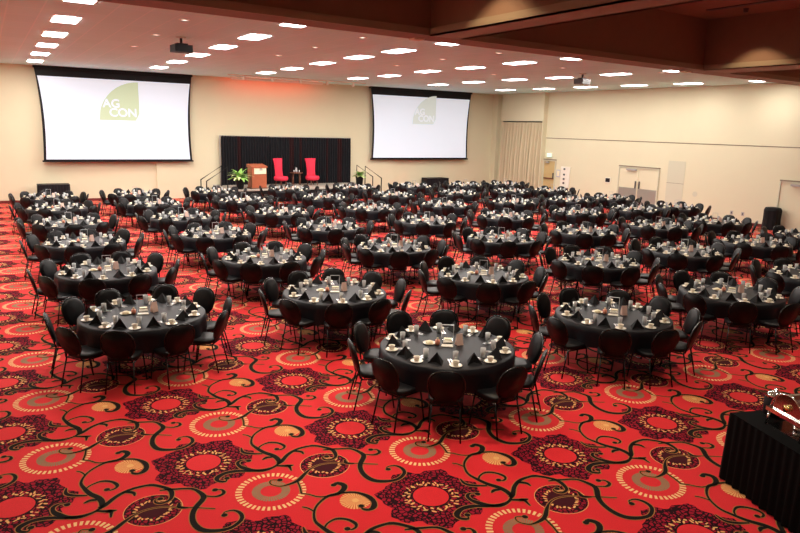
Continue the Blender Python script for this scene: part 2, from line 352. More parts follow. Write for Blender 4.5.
ex = empty('exit_sign', (R - .06, 27.9, 2.32), 'small glowing green-white exit sign above the tan door', 'sign')
MB().box(-.02, -.2, -.12, .06, .2, .12, 'white').build('housing', ex); MB().box(-.025, -.17, -.09, -.02, .17, .09, 'exit').build('face', ex)
def text(name, s, size, m, loc, rot, parent, ext=.002):
    cu = bpy.data.curves.new(name, 'FONT'); cu.body = s; cu.size = size; cu.extrude = ext; cu.offset = size * .025; cu.align_x = 'CENTER'; cu.align_y = 'CENTER'; cu.materials.append(M[m])
    o = bpy.data.objects.new(name, cu); COL.objects.link(o)
    dg = bpy.context.evaluated_depsgraph_get(); me = bpy.data.meshes.new_from_object(o.evaluated_get(dg)); bpy.data.objects.remove(o)
    o = bpy.data.objects.new(name, me); COL.objects.link(o); o.location = loc; o.rotation_euler = rot; o.parent = parent
    return o
text('lettering', 'EXIT', .15, 'white', (-.028, 0, 0), (PI / 2, 0, -PI / 2), ex)
sp = empty('access_panel', (R - .002, 19.68, 0), 'tall grey-beige recessed panel on the right wall beside the double door', 'panel')
MB().box(-.012, -.45, .45, -.001, .45, 2.44, 'wallpanel').build('panel_face', sp); MB().box(-.016, -.45, 1.42, -.012, .45, 1.435, 'seam').build('joint', sp)
cb = empty('control_cabinet', (R, 26.6, 0), 'cream wall cabinet with dark switches right of the tan door', 'wall cabinet')
MB().box(-.06, -.33, .62, 0, .33, 1.75, 'white').build('cabinet_face', cb)
for z in (1.62, 1.32, 1.08, .86): MB().box(-.08, .0, z - .05, -.06, .12, z + .05, 'darkgrey').build('switch', cb)
MB().box(-.10, -.25, .54, 0, .25, .60, 'darkwood').build('ledge', cb)
nb = empty('notice_frame', (R, 27.16, 1.35), 'small blue-grey notice beside the tan door', 'notice'); MB().box(-.02, -.14, -.2, 0, .14, .2, 'bluegrey').build('board', nb); MB().box(-.022, -.10, -.15, -.02, .10, .15, 'paper').build('sheet', nb)
tp = empty('control_screen', (R, 23.63, 1.26), 'small black control screen left of the white double door', 'control screen'); MB().box(-.03, -.14, -.10, 0, .14, .10, 'black').build('screen', tp); MB().box(-.02, -.17, -.13, 0, .17, .13, 'white').build('bezel', tp)
tag(MB().tube([(R, 18.6, 1.03), (R - .008, 18.6, 1.03)], .12, 'wallpanel', 20, False).build('round_wall_plate'), 'round pale plate on the right wall beside the recessed panel', 'wall plate')
for y, nm in ((16.75, 'left'), (16.25, 'right')):
    o = empty('wall_outlet', (R, y, .42), 'grey wall outlet low on the right wall, %s of the pair' % nm, 'outlet', 'wall outlets'); MB().box(-.012, -.06, -.08, 0, .06, .08, 'grey').build('plate', o); MB().box(-.016, -.025, -.04, -.012, .025, .04, 'darkgrey').build('socket', o)
# ------------------------------------------------------------------ projection screens
def screen(name, x0, x1, z0, zt, label, logo_x, logo_z, logo_s, strong):
    y = D - .34; root = empty(name, ((x0 + x1) / 2, y, z0), label, 'projection screen'); w_ = (x1 - x0) / 2; hh = zt - z0
    pts = []; n = 12; ins = .10
    L_ = [(-w_ + .03 - .10 * (k / n) ** 3 + ins * (1 - abs(2 * k / n - 1) ** 2) * .6, hh * k / n) for k in range(n + 1)]
    poly = L_ + [(-a, b) for a, b in L_[::-1]]
    MB().prism([(a, b + .0) for a, b in poly][::-1], -.015, .0, 'black', 'y').build('black_border', root)
    m = .10
    pic = [(a + m * (1 if a < 0 else -1), .06 + (hh - .34 - .06) * b / hh) for a, b in poly]
    MB().prism(pic[::-1], -.022, -.016, 'screen', 'y').build('picture', root)
    MB().box(-w_ - .02, -.04, -.05, w_ + .02, .03, .02, 'black').build('bottom_bar', root)
    MB().box(-w_ - .10, -.08, hh - .02, w_ + .10, .14, H - z0 - .01, 'black').build('housing', root)
    # leaf-shaped emblem with letters
    s = logo_s; cx, cz = logo_x - (x0 + x1) / 2, logo_z - z0
    leaf = [(-s / 2, -s / 2)] + [(-s / 2 + s * (1 - math.cos(t)), -s / 2 + s * math.sin(t)) for t in np.linspace(.25, PI / 2, 10)] + [(s / 2, s / 2 - .9 * s * t) for t in (.0, .3, .6, .9)] + [(s / 2 - .1 * s, -s / 2)]
    MB().prism([(cx + a, cz + b) for a, b in leaf], -.026, -.023, 'logo' if strong else 'logo2', 'y').build('leaf_emblem', root)
    text('lettering', 'AG', s * .30, 'screen', (cx - .19 * s, -.028, cz - .08 * s), (PI / 2, 0, 0), root); text('lettering', 'CON', s * .30, 'screen', (cx + .09 * s, -.028, cz - .31 * s), (PI / 2, 0, 0), root)
screen('projection_screen', 2.08, 8.40, 1.80, 5.66, 'large lit projection screen, left one, with a clear green leaf emblem', 5.25, 4.42, 1.68, True)
screen('projection_screen', 18.08, 24.72, 1.88, 5.66, 'lit projection screen right of the stage with a faint emblem', 21.5, 4.62, 1.6, False)
# ------------------------------------------------------------------ stage
SX0, SX1, SY0, SZ = 9.4, 17.0, 29.75, 0.6
st = empty('stage_platform', ((SX0 + SX1) / 2, (SY0 + D) / 2, 0), 'low stage platform with grey top before the black drape', 'stage')
wx = (SX1 - SX0) / 2; wy = (D - .12 - SY0) / 2
MB().box(-wx, -wy - .02, SZ - .05, wx, wy - .02, SZ, 'stage').build('deck', st)
mb = MB(); n = 150; vs = []; fs = []
path = [(-wx, wy - .05), (-wx, -wy), (wx, -wy), (wx, wy - .05)]
pp = []
for (a, b) in zip(path[:-1], path[1:]):
    for k in range(50): pp.append((a[0] + (b[0] - a[0]) * k / 50, a[1] + (b[1] - a[1]) * k / 50))
for k, (a, b) in enumerate(pp):
    o_ = .02 * math.sin(k * 1.9); vs += [(a + o_, b + o_, .01), (a + o_ * .3, b + o_ * .3, SZ - .05)]
for k in range(len(pp) - 1): fs.append((2 * k, 2 * k + 2, 2 * k + 3, 2 * k + 1))
mb.add(vs, fs, 'black', True).build('skirt', st)
# drape
dr = empty('stage_drape', (13.28, D - .35, SZ), 'wide black pipe-and-drape backdrop behind the stage', 'drape')
n = 260; 
def drapepart(k0, k1, m, nm, top):
    vs = []; fs = []
    for k in range(k0, k1 + 1):
        x = -3.52 + 7.04 * k / n; a = k * 1.25
        for z in (0.01, 1.2, top): vs.append((x, .06 * math.sin(a) * (1 if z < 2 else .6), z))
    for k in range(k1 - k0):
        for i in range(2): fs.append((k * 3 + i, (k + 1) * 3 + i, (k + 1) * 3 + i + 1, k * 3 + i + 1))
    MB().add(vs, fs, m, True).build(nm, dr)
edges = [(0, 30, 'drape'), (30, 37, 'drapered'), (37, 92, 'drape'), (92, 130, 'drape'), (130, 139, 'drapered'), (139, 150, 'drape'), (150, 156, 'drapered'), (156, 208, 'drape'), (208, 212, 'drapered'), (212, 232, 'drape'), (232, 240, 'drapered'), (240, 260, 'drape')]
for a, b, m in edges: drapepart(a, b, m, 'red_panel' if m == 'drapered' else 'black_panel', 2.40 if a < 92 else 2.36)
MB().tube([(-3.54, .0, 2.38), (3.54, 0, 2.38)], .02, 'grey').build('crossbar', dr)
for x in (-3.54, 3.54): MB().tube([(x, .09, 0), (x, .09, 2.4)], .025, 'grey').box(x - .2, -.1, 0, x + .2, .2, .015, 'darkgrey').build('upright', dr)
# steps with handrails
for nm, x0, dx, lab in (('left', SX0, -1, 'black portable steps with handrails at the left end of the stage'), ('right', SX1, 1, 'black portable steps with handrails at the right end of the stage')):
    s_ = empty('stage_steps', (x0, 31.3, 0), lab, 'steps', 'stage steps')
    for k in range(3): MB().box(min(dx * (.02 + .27 * k), dx * (.02 + .27 * (k + 1))), -.45, .15 * (3 - k) - .04, max(dx * (.02 + .27 * k), dx * (.02 + .27 * (k + 1))), .45, .15 * (3 - k), 'darkgrey').build('tread', s_)
    for y in (-.47, .47):
        MB().box(min(dx * .02, dx * .85), y - .02, .0, max(dx * .02, dx * .85), y + .02, .05, 'black').tube([(dx * .84, y, 0), (dx * .84, y, .95), (dx * -.15, y, 1.58), (dx * -.15, y, .62)], .030, 'black', 6, False).build('handrail', s_)
# podium
pd = empty('podium', (10.88, 30.55, SZ), 'cherry wood podium with a cream sign on the stage', 'podium', rz=.05)
pd.scale = (1, 1, .93)
MB().box(-.36, -.27, .06, .36, .27, 1.05, 'wood').build('body', pd); MB().box(-.40, -.31, 0, .40, .31, .06, 'darkwood').build('plinth', pd)
MB().prism([(-.32, 1.05), (.30, 1.05), (.30, 1.22), (-.32, 1.12)], -.40, .40, 'wood', 'x').build('slanted_top', pd)
sg = MB().box(-.26, -.29, .74, .34, -.27, 1.06, 'paper').build('sign', pd); MB().box(0, -.293, .92, .16, -.29, .97, 'grey').box(.03, -.293, .98, .12, -.29, 1.03, 'grey').build('emblem', sg)
# throne-like red chairs
def red_chair(x, y, rz, lab):
    r = empty('wingback_chair', (x, y, SZ), lab, 'armchair', 'red chairs on the stage', rz)
    MB().lathe([(.30, .26), (.35, .30), (.36, .40), (.33, .47), (.0, .49)], 'redchair', 20).build('seat', r)
    vs = []; fs = []; n = 10; lv = [(.30, .24, .20), (.75, .21, .24), (1.15, .25, .28), (1.34, .29, .31)]
    for z, wd, yb in lv:
        for k in range(n + 1): a = -1 + 2 * k / n; vs.append((wd * a, yb - .14 * a * a, z))
        for k in range(n, -1, -1): a = -1 + 2 * k / n; vs.append((wd * a * 1.04, yb + .09 - .14 * a * a, z))
    q = 2 * (n + 1)
    for i in range(len(lv) - 1):
        for k in range(q): fs.append((i * q + k, i * q + (k + 1) % q, (i + 1) * q + (k + 1) % q, (i + 1) * q + k))
    for k in range(n): fs.append(((len(lv) - 1) * q + k, (len(lv) - 1) * q + k + 1, (len(lv) - 1) * q + q - 2 - k, (len(lv) - 1) * q + q - 1 - k))
    MB().add(vs, fs, 'redchair', True).build('backrest', r)
    MB().lathe([(.012, 0), (.012, .012)], 'darkwood', 8, (0, .1, 1.0)).build('button', r)
    for a in (45, 135, 225, 315): MB().tube([(.22 * math.cos(math.radians(a)), .22 * math.sin(math.radians(a)), .28), (.27 * math.cos(math.radians(a)), .27 * math.sin(math.radians(a)), 0)], [.03, .018], 'darkwood').build('leg', r)
red_chair(12.45, 31.5, .45, 'tall red tapered-back chair on stage, nearer the podium')
red_chair(14.15, 31.5, .12, 'tall red tapered-back chair on stage, right of the side table')
sd = empty('side_table', (13.33, 31.65, SZ), 'small dark wood side table between the red chairs', 'side table')
MB().lathe([(.30, .60), (.32, .62), (.32, .64), (.0, .645)], 'darkwood', 20).build('table_top', sd)
for a in (30, 120, 210, 300): MB().tube([(.22 * math.cos(math.radians(a)), .22 * math.sin(math.radians(a)), .61), (.26 * math.cos(math.radians(a)), .26 * math.sin(math.radians(a)), 0)], .02, 'darkwood').build('leg', sd)
tag(MB().lathe([(.05, 0), (.065, .08), (.05, .16), (.035, .2), (.045, .24)], 'glass', 12, (0, 0, 0)).build('water_pitcher', None, (13.33, 31.65, SZ + .646)), 'glass water pitcher on the side table on stage', 'pitcher')
for dx, lb in ((-.14, 'left of the pitcher'), (.14, 'right of the pitcher')): tag(MB().lathe([(.025, 0), (.032, .12)], 'glass', 10).build('water_glass', None, (13.33 + dx, 31.6, SZ + .646)), 'water glass on the stage side table, ' + lb, 'glass')
def plant(x, y, z, lab, rnd, sc=1):
    r = empty('potted_plant', (x, y, z), lab, 'plant', 'plants at the stage ends')
    MB().lathe([(.15, 0), (.21, .44), (.22, .48), (.18, .48), (.17, .44), (0, .44)], 'black', 16).build('pot', r)
    mb = MB()
    for k in range(46):
        a = rnd.uniform(0, 2 * PI); l = rnd.uniform(.32, .62) * sc; e = rnd.uniform(.35, 1.35); m = 'leaf2' if rnd.random() < .45 else 'leaf'
        pts = [Vector((0, 0, .47))]; d = Vector((math.cos(a) * math.cos(e), math.sin(a) * math.cos(e), math.sin(e)))
        for s_ in range(5): pts.append(pts[-1] + d * l / 5); d = (d + Vector((math.cos(a) * .1, math.sin(a) * .1, -.28))).normalized()
        sd_ = Vector((-math.sin(a), math.cos(a), 0)); ws = [.012, .05, .075, .07, .04, .003]
        vs = [p + sd_ * w_ for p, w_ in zip(pts, ws)] + [p - sd_ * w_ for p, w_ in zip(pts, ws)]
        mb.add(vs, [(i, i + 1, 7 + i, 6 + i) for i in range(5)], m, True)
    mb.build('foliage', r)
rnd = random.Random(5)
plant(9.98, 30.35, SZ, 'green and white leafy plant in black pot left of the podium', rnd, 1.25)
plant(16.4, 30.6, SZ, 'green leafy plant in black pot at the right end of the stage', rnd, 1.05)
# skirted service tables at the back wall, covered stack by the right wall
def skirted(x0, x1, y0, y1, h, lab):
    r = empty('skirted_table', ((x0 + x1) / 2, (y0 + y1) / 2, 0), lab, 'table'); a, b = (x1 - x0) / 2, (y1 - y0) / 2
    MB().box(-a, -b, h - .02, a, b, h, 'cloth').build('table_top', r)
    pth = [(-a, -b), (a, -b), (a, b), (-a, b), (-a, -b)]; vs = []; fs = []; k = 0; q = []
    for p_, q_ in zip(pth[:-1], pth[1:]):
        n = max(8, int(math.hypot(q_[0] - p_[0], q_[1] - p_[1]) / .03))
        for i in range(n): q.append((p_[0] + (q_[0] - p_[0]) * i / n, p_[1] + (q_[1] - p_[1]) * i / n))
    for k, (u, v_) in enumerate(q): o_ = 1 + .02 * math.sin(k * 1.7) / max(a, b); vs += [(u * o_ + .0, v_ * (1 + .02 * math.sin(k * 1.7) / b), .015), (u, v_, h - .01)]
    n = len(q)
    for k in range(n): j = (k + 1) % n; fs.append((2 * k, 2 * j, 2 * j + 1, 2 * k + 1))
    MB().add(vs, fs, 'cloth', True).build('skirt', r)
    return r
skirted(1.76, 2.98, 31.7, 32.4, .84, 'black skirted table against back wall under the left screen')
skirted(21.5, 22.95, 31.8, 32.5, .80, 'black skirted table against back wall under the right screen')
cv = empty('covered_stand', (26.6, 14.75, 0), 'tall stand under a black cloth beside the door on the right', 'covered stand')
n = 20; vs = []; fs = []
for z, r_ in ((.02, .33), (.45, .31), (.78, .32), (.88, .27), (.90, .12)):
    for k in range(n): a = 2 * PI * k / n; rr = r_ * (1 + .07 * math.sin(5 * a) * (1 if z < .9 else .3)); vs.append((rr * math.cos(a), rr * math.sin(a), z))
for i in range(4):
    for k in range(n): fs.append((i * n + k, i * n + (k + 1) % n, (i + 1) * n + (k + 1) % n, (i + 1) * n + k))
fs.append(tuple(4 * n + k for k in range(n)))
MB().add(vs, fs, 'napkin', False).build('cloth', cv)
# ------------------------------------------------------------------ ceiling lights
TR = [[(1.72,13.85),(1.76,17.05),(1.8,20.22),(1.85,23.36),(1.88,26.61),(1.94,30.08)],[(5.97,13.95),(6.01,16.9),(6.08,19.75),(6.14,22.70),(6.24,25.85),(6.31,29.11)],
[(10.3,14.25),(10.26,16.9),(10.25,19.3),(10.31,22.10),(10.44,25.18),(10.46,28.07)],[(15.0,14.55),(14.82,16.95),(14.8,19.5),(14.65,22.0),(14.8,25.1),(14.64,27.62)],
[(20.1,14.85),(19.96,17.5),(19.79,20.22),(19.45,22.5),(19.35,25.21),(19.37,28.09)],[(25.6,15.15),(25.3,18.29),(24.96,20.79),(24.64,23.37),(24.46,26.0),(24.06,28.5)],
[(-3.0,15),(-3.0,18),(-3.0,21.5),(-3.0,25),(-3,29)]]
ROWN = ['nearest', 'second', 'third', 'fourth', 'fifth', 'farthest']; COLN = ['first', 'second', 'third', 'fourth', 'fifth', 'sixth', 'seventh', 'eighth']
def troffer(x, y, lab, k=1.0):
    r = empty('ceiling_troffer', (x, y, H), lab, 'ceiling light', 'troffers in the ceiling')
    MB().box(-.29, -.56, -.01, -.25, .56, 0, 'white').box(.25, -.56, -.01, .29, .56, 0, 'white').box(-.25, -.56, -.01, .25, -.52, 0, 'white').box(-.25, .52, -.01, .25, .56, 0, 'white').build('frame', r)
    MB().box(-.25, -.52, -.025, .25, .52, -.002, 'tube').build('diffuser', r)
    area('lamp', (0, 0, -.035), .48, 1.0, TROFFER_W * k, TROFFER_C, r)
for i, c_ in enumerate(TR):
    for j, (x, y) in enumerate(c_):
        if x < 0: troffer(x, y, 'bright rectangular ceiling light in the leftmost file, outside the frame, %s one' % ROWN[j] if j < 4 else 'bright rectangular ceiling light in the leftmost file, outside the frame, last one'); continue
        troffer(x, y, 'bright rectangular ceiling light, %s of six in the %s file from the left' % (ROWN[j], COLN[i]), (0.5 if i == 5 else 1.0) * (1.35 if j > 3 and i < 5 else 1.0))
DL = [(3.89,15.3),(3.95,18.38),(4.01,21.66),(8.12,15.1),(8.12,17.89),(8.15,20.79),(12.59,15.3),(12.49,17.89),(12.6,20.87),(17.24,21.17),(16.95,17.16),(20.46,15.9)]
for k, (x, y) in enumerate(DL):
    col_ = sum(1 for q in (6, 10, 15, 19) if x > q); same = sorted(b for a, b in DL if abs(a - x) < 1); rk = same.index(y)
    r = empty('downlight', (x, y, H), 'small round dim downlight between light files %s and %s, %s of them' % (COLN[col_], COLN[col_ + 1], ('nearest', 'second', 'farthest')[rk]), 'downlight', 'small downlights')
    MB().lathe([(.085, -.012), (.12, -.012), (.12, 0), (.085, 0)], 'white', 16, close=False).build('trim_ring', r); MB().lathe([(.085, -.008), (0, -.008)], 'dl', 16).build('lens', r)
# coffer downlights (the lights of the front half of the room)
for i, (x, nm) in enumerate(((-5.2, 'leftmost'), (2.8, 'left'), (6.2, 'left-middle'), (12.2, 'middle'), (16.4, 'right-middle'), (20.9 + 1.6, 'beam'), (24.6, 'right'))):
    for j, y in enumerate((-3.0, 1.5, 5.6, 9.6)):
        if j == 0: continue
        r = empty('coffer_downlight', (x, y, HC), 'round downlight in the brown coffer, %s file, %s row' % (nm, ('first', 'second', 'third', 'fourth')[j]), 'downlight', 'coffer downlights')
        MB().lathe([(.20, -.02), (.26, -.02), (.26, 0), (.20, 0)], 'white', 16, close=False).build('trim_ring', r); MB().lathe([(.20, -.006), (0, -.006)], 'dlbright', 16).build('lens', r)
        area('lamp', (0, 0, -.03), .34, .34, COFFER_W * (0, .45, 1, 1.1)[j], (1.0, 0.86, 0.70), r, spread=math.radians(95))
r = empty('coffer_downlight', (20.0, 13.0, HC), 'small bright downlight in the right coffer near its inner corner', 'downlight', 'coffer downlights')
MB().lathe([(.13, -.02), (.2, -.02), (.2, 0), (.13, 0)], 'white', 16, close=False).build('trim_ring', r); MB().lathe([(.13, -.016), (0, -.016)], 'dlbright', 16).build('lens', r)
# air slots in the coffer ceiling
for k, (x, y, l) in enumerate(((15.2, 12.2, 2.6), (17.8, 11.4, 2.2))):
    tag(MB().box(-.09, -l / 2, -.02, .09, l / 2, 0, 'darkgrey').build('air_slot', None, (x, y, HC)), 'dark linear air slot in the brown coffer ceiling, %s' % ('left one' if k == 0 else 'right one'), 'air vent', 'coffer air slots')
# wall-wash lamps on the beams (arches of light)
def wash(x, y, tx, ty, tz, power, lab, size=55, z=HC - .35):
    r = empty('wash_lamp', (x, y, z), lab, 'spotlight', 'wash lamps in the coffers')
    MB().lathe([(.06, 0), (.09, .18), (.03, .22), (.0, .22)], 'darkgrey', 12).build('can', r); MB().tube([(0, 0, .2), (0, 0, HC - z)], .015, 'darkgrey').build('stem', r)
    l = bpy.data.lights.new('lamp', 'SPOT'); l.energy = power; l.color = (1, .72, .42); l.spot_size = math.radians(size); l.spot_blend = .35; l.shadow_soft_size = .05
    o = bpy.data.objects.new('lamp', l); COL.objects.link(o); o.parent = r; o.location = (0, 0, -.02)
    o.rotation_euler = (Vector((tx - x, ty - y, tz - z))).to_track_quat('-Z', 'Y').to_euler()
WY1 = 11.7; WY2 = 10.4
wash(18.35, WY1, 18.36, WY1, 0, 220, 'wash lamp beside the right coffer beam', 100, HC - .1)
wash(7.67, WY2, 7.68, WY2, 0, 260, 'wash lamp beside the left coffer beam', 100, HC - .1)
# projectors
def projector(x, y, lab, body):
    r = empty('ceiling_projector', (x, y, H), lab, 'projector', 'ceiling projectors', .1)
    MB().box(-.23, -.20, -.38, .23, .20, -.20, body).build('body', r); MB().tube([(.08, .20, -.29), (.08, .25, -.29)], .06, 'lens', 14).build('lens', r)
    MB().tube([(0, 0, 0), (0, 0, -.2)], .035, 'black').build('pole', r); MB().box(-.14, -.10, -.20, .14, .10, -.16, 'black').build('bracket', r)
    MB().lathe([(.13, -.03), (.13, 0)], 'white', 14).build('ceiling_plate', r)
projector(4.57, 18.4, 'black projector hanging from the ceiling before the left screen', 'black')
projector(19.1, 18.3, 'grey and black projector hanging from the ceiling before the right screen', 'darkgrey')
# stage track light with red lamp
tk = empty('stage_track_light', (13.0, 30.3, H), 'ceiling track with small spotlights above the stage', 'track light')
MB().box(-3.5, -.03, -.05, 3.5, .03, 0, 'white').build('track', tk)
for x in (-2.8, -1.4, 0, 1.4, 2.8): MB().lathe([(.06, -.22), (.07, -.10), (.02, -.06), (.02, -.04)], 'white', 10, (x, 0, 0)).build('spot_head', tk)
l = bpy.data.lights.new('lamp', 'AREA'); l.shape = 'RECTANGLE'; l.size = 4.6; l.size_y = .05; l.energy = 26; l.color = (1, .05, .02)
o = bpy.data.objects.new('lamp', l); COL.objects.link(o); o.parent = tk; o.location = (-.6, 1.35, -.16); o.rotation_euler = (math.radians(115), 0, 0)
MB().box(-2.95, 1.26, -.14, 1.75, 1.32, -.02, 'white').build('red_wash_bar', tk)
# ------------------------------------------------------------------ banquet tables
POS = [
 [None,(5.05,6.88),(8.34,6.93),(11.64,7.01),(14.85,7.11)],
 [(1.82,10.20),(5.01,10.20),(8.31,10.21),(11.65,10.23),(14.75,10.26),(17.94,10.29),(20.76,10.32)],
 [(1.81,13.58),(4.98,13.61),(8.27,13.61),(11.63,13.61),(14.78,13.59),(18.05,13.57),(20.96,13.54)],
 [(1.82,17.05),(4.95,17.12),(8.22,17.15),(11.59,17.14),(14.77,17.11),(18.10,17.06),(21.09,16.99),(23.53,16.93)],
 [(1.82,20.45),(4.92,20.58),(8.17,20.65),(11.54,20.66),(14.74,20.64),(18.11,20.57),(21.15,20.49),(23.65,20.40)],
 [(1.83,24.02),(4.90,24.22),(8.12,24.34),(11.48,24.39),(14.68,24.38),(18.08,24.33),(21.17,24.24),(23.72,24.14)],
 [(1.84,27.38),(4.87,27.65),(8.07,27.82),(11.42,27.92),(14.62,27.95),(18.03,27.91),(21.15,27.83),(23.74,27.74)]]
RN = ['nearest-row', 'second-row', 'third-row', 'fourth-row', 'fifth-row', 'sixth-row', 'farthest-row']
tables = []
for j, row in enumerate(POS):
    k = 0
    for p_ in row:
        if p_ is None: continue
        tables.append((p_[0], p_[1], RN[j], COLN[k], j, k)); k += 1
order = sorted(range(len(tables)), key=lambda i: tables[i][0] ** 2 + tables[i][1] ** 2)
PHASE = {(0, 0): -126.5, (0, 1): -140.0, (1, 0): -78.0, (1, 1): -116.0, (1, 2): -125.0, (0, 2): -140.0}
TH = 0.76; TRAD = 0.895
# templates -------------------------------------------------------
def chair_parts():
    P = []
    # chair faces -Y at its origin under the seat centre: back at +Y (away from table the chair is rotated)
    s_ = MB(); n = 20; out = []
    for z, sc in ((.425, .90), (.435, 1.0), (.475, 1.0), (.490, .93), (.497, .6)):
        for k in range(n):
            a = 2 * PI * k / n; ex = .55; x = math.copysign(abs(math.cos(a)) ** ex, math.cos(a)) * .205 * sc * (1.04 - .10 * (math.sin(a) > 0) * abs(math.sin(a))); y = math.copysign(abs(math.sin(a)) ** ex, math.sin(a)) * .215 * sc
            out.append((x, y, z))
    fs = [tuple(range(n))[::-1]] + [(i * n + k, i * n + (k + 1) % n, (i + 1) * n + (k + 1) % n, (i + 1) * n + k) for i in range(4) for k in range(n)] + [tuple(4 * n + k for k in range(n))]
    s_.add(out, fs, 'vinyl', True); P.append(('seat', s_))
    def backpt(u, v):
        v = v * 1.12 - .12   # u across, v height 0..1 ; oval back, tilted and slightly curved
        return (u, .235 + .10 * v - .0 + .35 * u * u * -1 * .3, .52 + .37 * v)
    def outline(sc, n=22):
        r = []
        for k in range(n):
            a = 2 * PI * k / n; c_, s = math.cos(a), math.sin(a)
            ww = .212 if s > 0 else .212 - .028 * abs(s)
            r.append((ww * sc * math.copysign(abs(c_) ** .72, c_), .5 + .5 * (1 - (1 - sc) * .45) * math.copysign(abs(s) ** .85, s)))
        return r
    b = MB(); n = 22; vs = []
    for sc, off in ((.0, -.040), (.70, -.034), (.94, -.020), (.97, 0), (.94, .016), (.0, .020)):
        if sc == 0: x, y, z = backpt(0, .5); vs.append((x, y + off, z)); continue
        for u, v in outline(sc): x, y, z = backpt(u, v); vs.append((x, y + off, z))
    fs = [(0, 1 + k, 1 + (k + 1) % n) for k in range(n)]
    for i in range(3 + 0): fs += [(1 + i * n + k, 1 + (i + 1) * n + k, 1 + (i + 1) * n + (k + 1) % n, 1 + i * n + (k + 1) % n) for k in range(n)]
    last = len(vs) - 1; fs += [(last, 1 + 3 * n + (k + 1) % n, 1 + 3 * n + k) for k in range(n)]
    b.add(vs, fs, 'vinyl', True); P.append(('backrest', b))
    f = MB(); o_ = [backpt(u, v) for u, v in outline(1.03, 16)]
    f.tube([o_[k % 16] for k in range(-3, 12)][::1], .011, 'frame', 5); 
    for sx in (-1, 1): f.tube([(sx * .13, .245, .54), (sx * .16, .215, .42)], .011, 'frame', 5)
    P.append(('back_frame', f))
    g = MB(); g.tube([(-.18, -.18, .41), (.18, -.18, .41), (.17, .19, .41), (-.17, .19, .41), (-.18, -.18, .41)], .011, 'frame', 5); P.append(('seat_frame', g))
    for sx in (-1, 1):
        P.append(('leg', MB().tube([(sx * .185, -.17, .42), (sx * .205, -.23, 0.0)], .011, 'frame', 5)))
        P.append(('leg', MB().tube([(sx * .165, .20, .42), (sx * .19, .30, 0.0)], .011, 'frame', 5)))
    return P
CP = chair_parts()
def merged(parts):
    m = MB()
    for _, q in parts:
        o = len(m.v); m.v += q.v
        for f, k, s in zip(q.f, q.m, q.sm): m.f.append(tuple(i + o for i in f)); m.m.append(m.mi(q.mats[k])); m.sm.append(s)
    return m
chair_one = merged(CP); chair_mesh = chair_one.mesh('banquet_chair')
chair_root = None
def stuff(name, mb, xf, label, cat):
    v = np.array(mb.v); V = []; F = []; off = 0
    lens = np.array([len(f) for f in mb.f]); flat = np.concatenate([np.array(f) for f in mb.f])
    for x, y, z, a in xf:
        c_, s = math.cos(a), math.sin(a); V.append(np.stack([x + v[:, 0] * c_ - v[:, 1] * s, y + v[:, 0] * s + v[:, 1] * c_, z + v[:, 2]], 1)); F.append(flat + off); off += len(v)
    n = len(xf); V = np.vstack(V); F = np.concatenate(F); LN = np.tile(lens, n)
    me = bpy.data.meshes.new(name); me.vertices.add(len(V)); me.vertices.foreach_set('co', V.ravel().astype(np.float32)); me.loops.add(len(F)); me.loops.foreach_set('vertex_index', F.astype(np.int32)); me.polygons.add(len(LN))
    me.polygons.foreach_set('loop_start', np.concatenate([[0], np.cumsum(LN)[:-1]]).astype(np.int32)); me.polygons.foreach_set('loop_total', LN.astype(np.int32))
    for m in mb.mats: me.materials.append(M[m])
    me.polygons.foreach_set('material_index', np.tile(np.array(mb.m), n).astype(np.int32)); me.polygons.foreach_set('use_smooth', np.tile(np.array(mb.sm), n)); me.update(calc_edges=True)
    o = bpy.data.objects.new(name, me); COL.objects.link(o); tag(o, label, cat, None, 'stuff')
# tableware templates
def cup_mb():
    m = MB(); m.lathe([(.022, 0), (.026, .006), (.040, .05), (.043, .062), (.040, .062), (.037, .050), (.0, .048)], 'china', 12); m.lathe([(.036, .0495), (0, .0495)], 'coffee', 12)
    return m
def handle_mb(): return MB().tube([(.040, 0, .052), (.060, 0, .048), (.060, 0, .025), (.034, 0, .018)], .005, 'china', 5)
def saucer_mb(): return MB().lathe([(.0, 0), (.045, .002), (.082, .014), (.080, .017), (.045, .006), (0, .005)], 'china', 16)
def glass_mb(): return MB().lathe([(.030, 0), (.036, .13), (.034, .13), (.029, .012), (0, .012)], 'glass', 12)
def napkin_mb():
    m = MB(); m.add([(-.10, -.075, 0), (.10, -.075, 0), (.035, .10, 0), (-.035, .10, 0), (0, -.02, .145), (-.055, -.08, .0), (.055, -.08, .0), (0, -.035, .02)],
      [(0, 7, 4), (7, 1, 4), (1, 2, 4), (2, 3, 4), (3, 0, 4), (0, 1, 7)], 'napkin'); return m
def knife_mb(): return MB().box(-.009, -.11, 0, .009, -.0, .004, 'cutlery').prism([(-.010, 0), (.010, 0), (.010, .07), (-.004, .11), (-.010, .10)], 0, .003, 'cutlery')
def fork_mb(): return MB().box(-.006, -.10, 0, .006, .03, .004, 'cutlery').box(-.013, .03, 0, .013, .055, .004, 'cutlery').box(-.013, .055, 0, -.008, .095, .004, 'cutlery').box(-.003, .055, 0, .003, .095, .004, 'cutlery').box(.008, .055, 0, .013, .095, .004, 'cutlery')
MESH = {}
def getmesh(k, f):
    if k not in MESH: MESH[k] = f().mesh(k)
    return MESH[k]
def obj(name, me, loc, rz=0, parent=None):
    o = bpy.data.objects.new(name, me); COL.objects.link(o); o.location = loc; o.rotation_euler.z = rz
    if parent: o.parent = parent
    return o
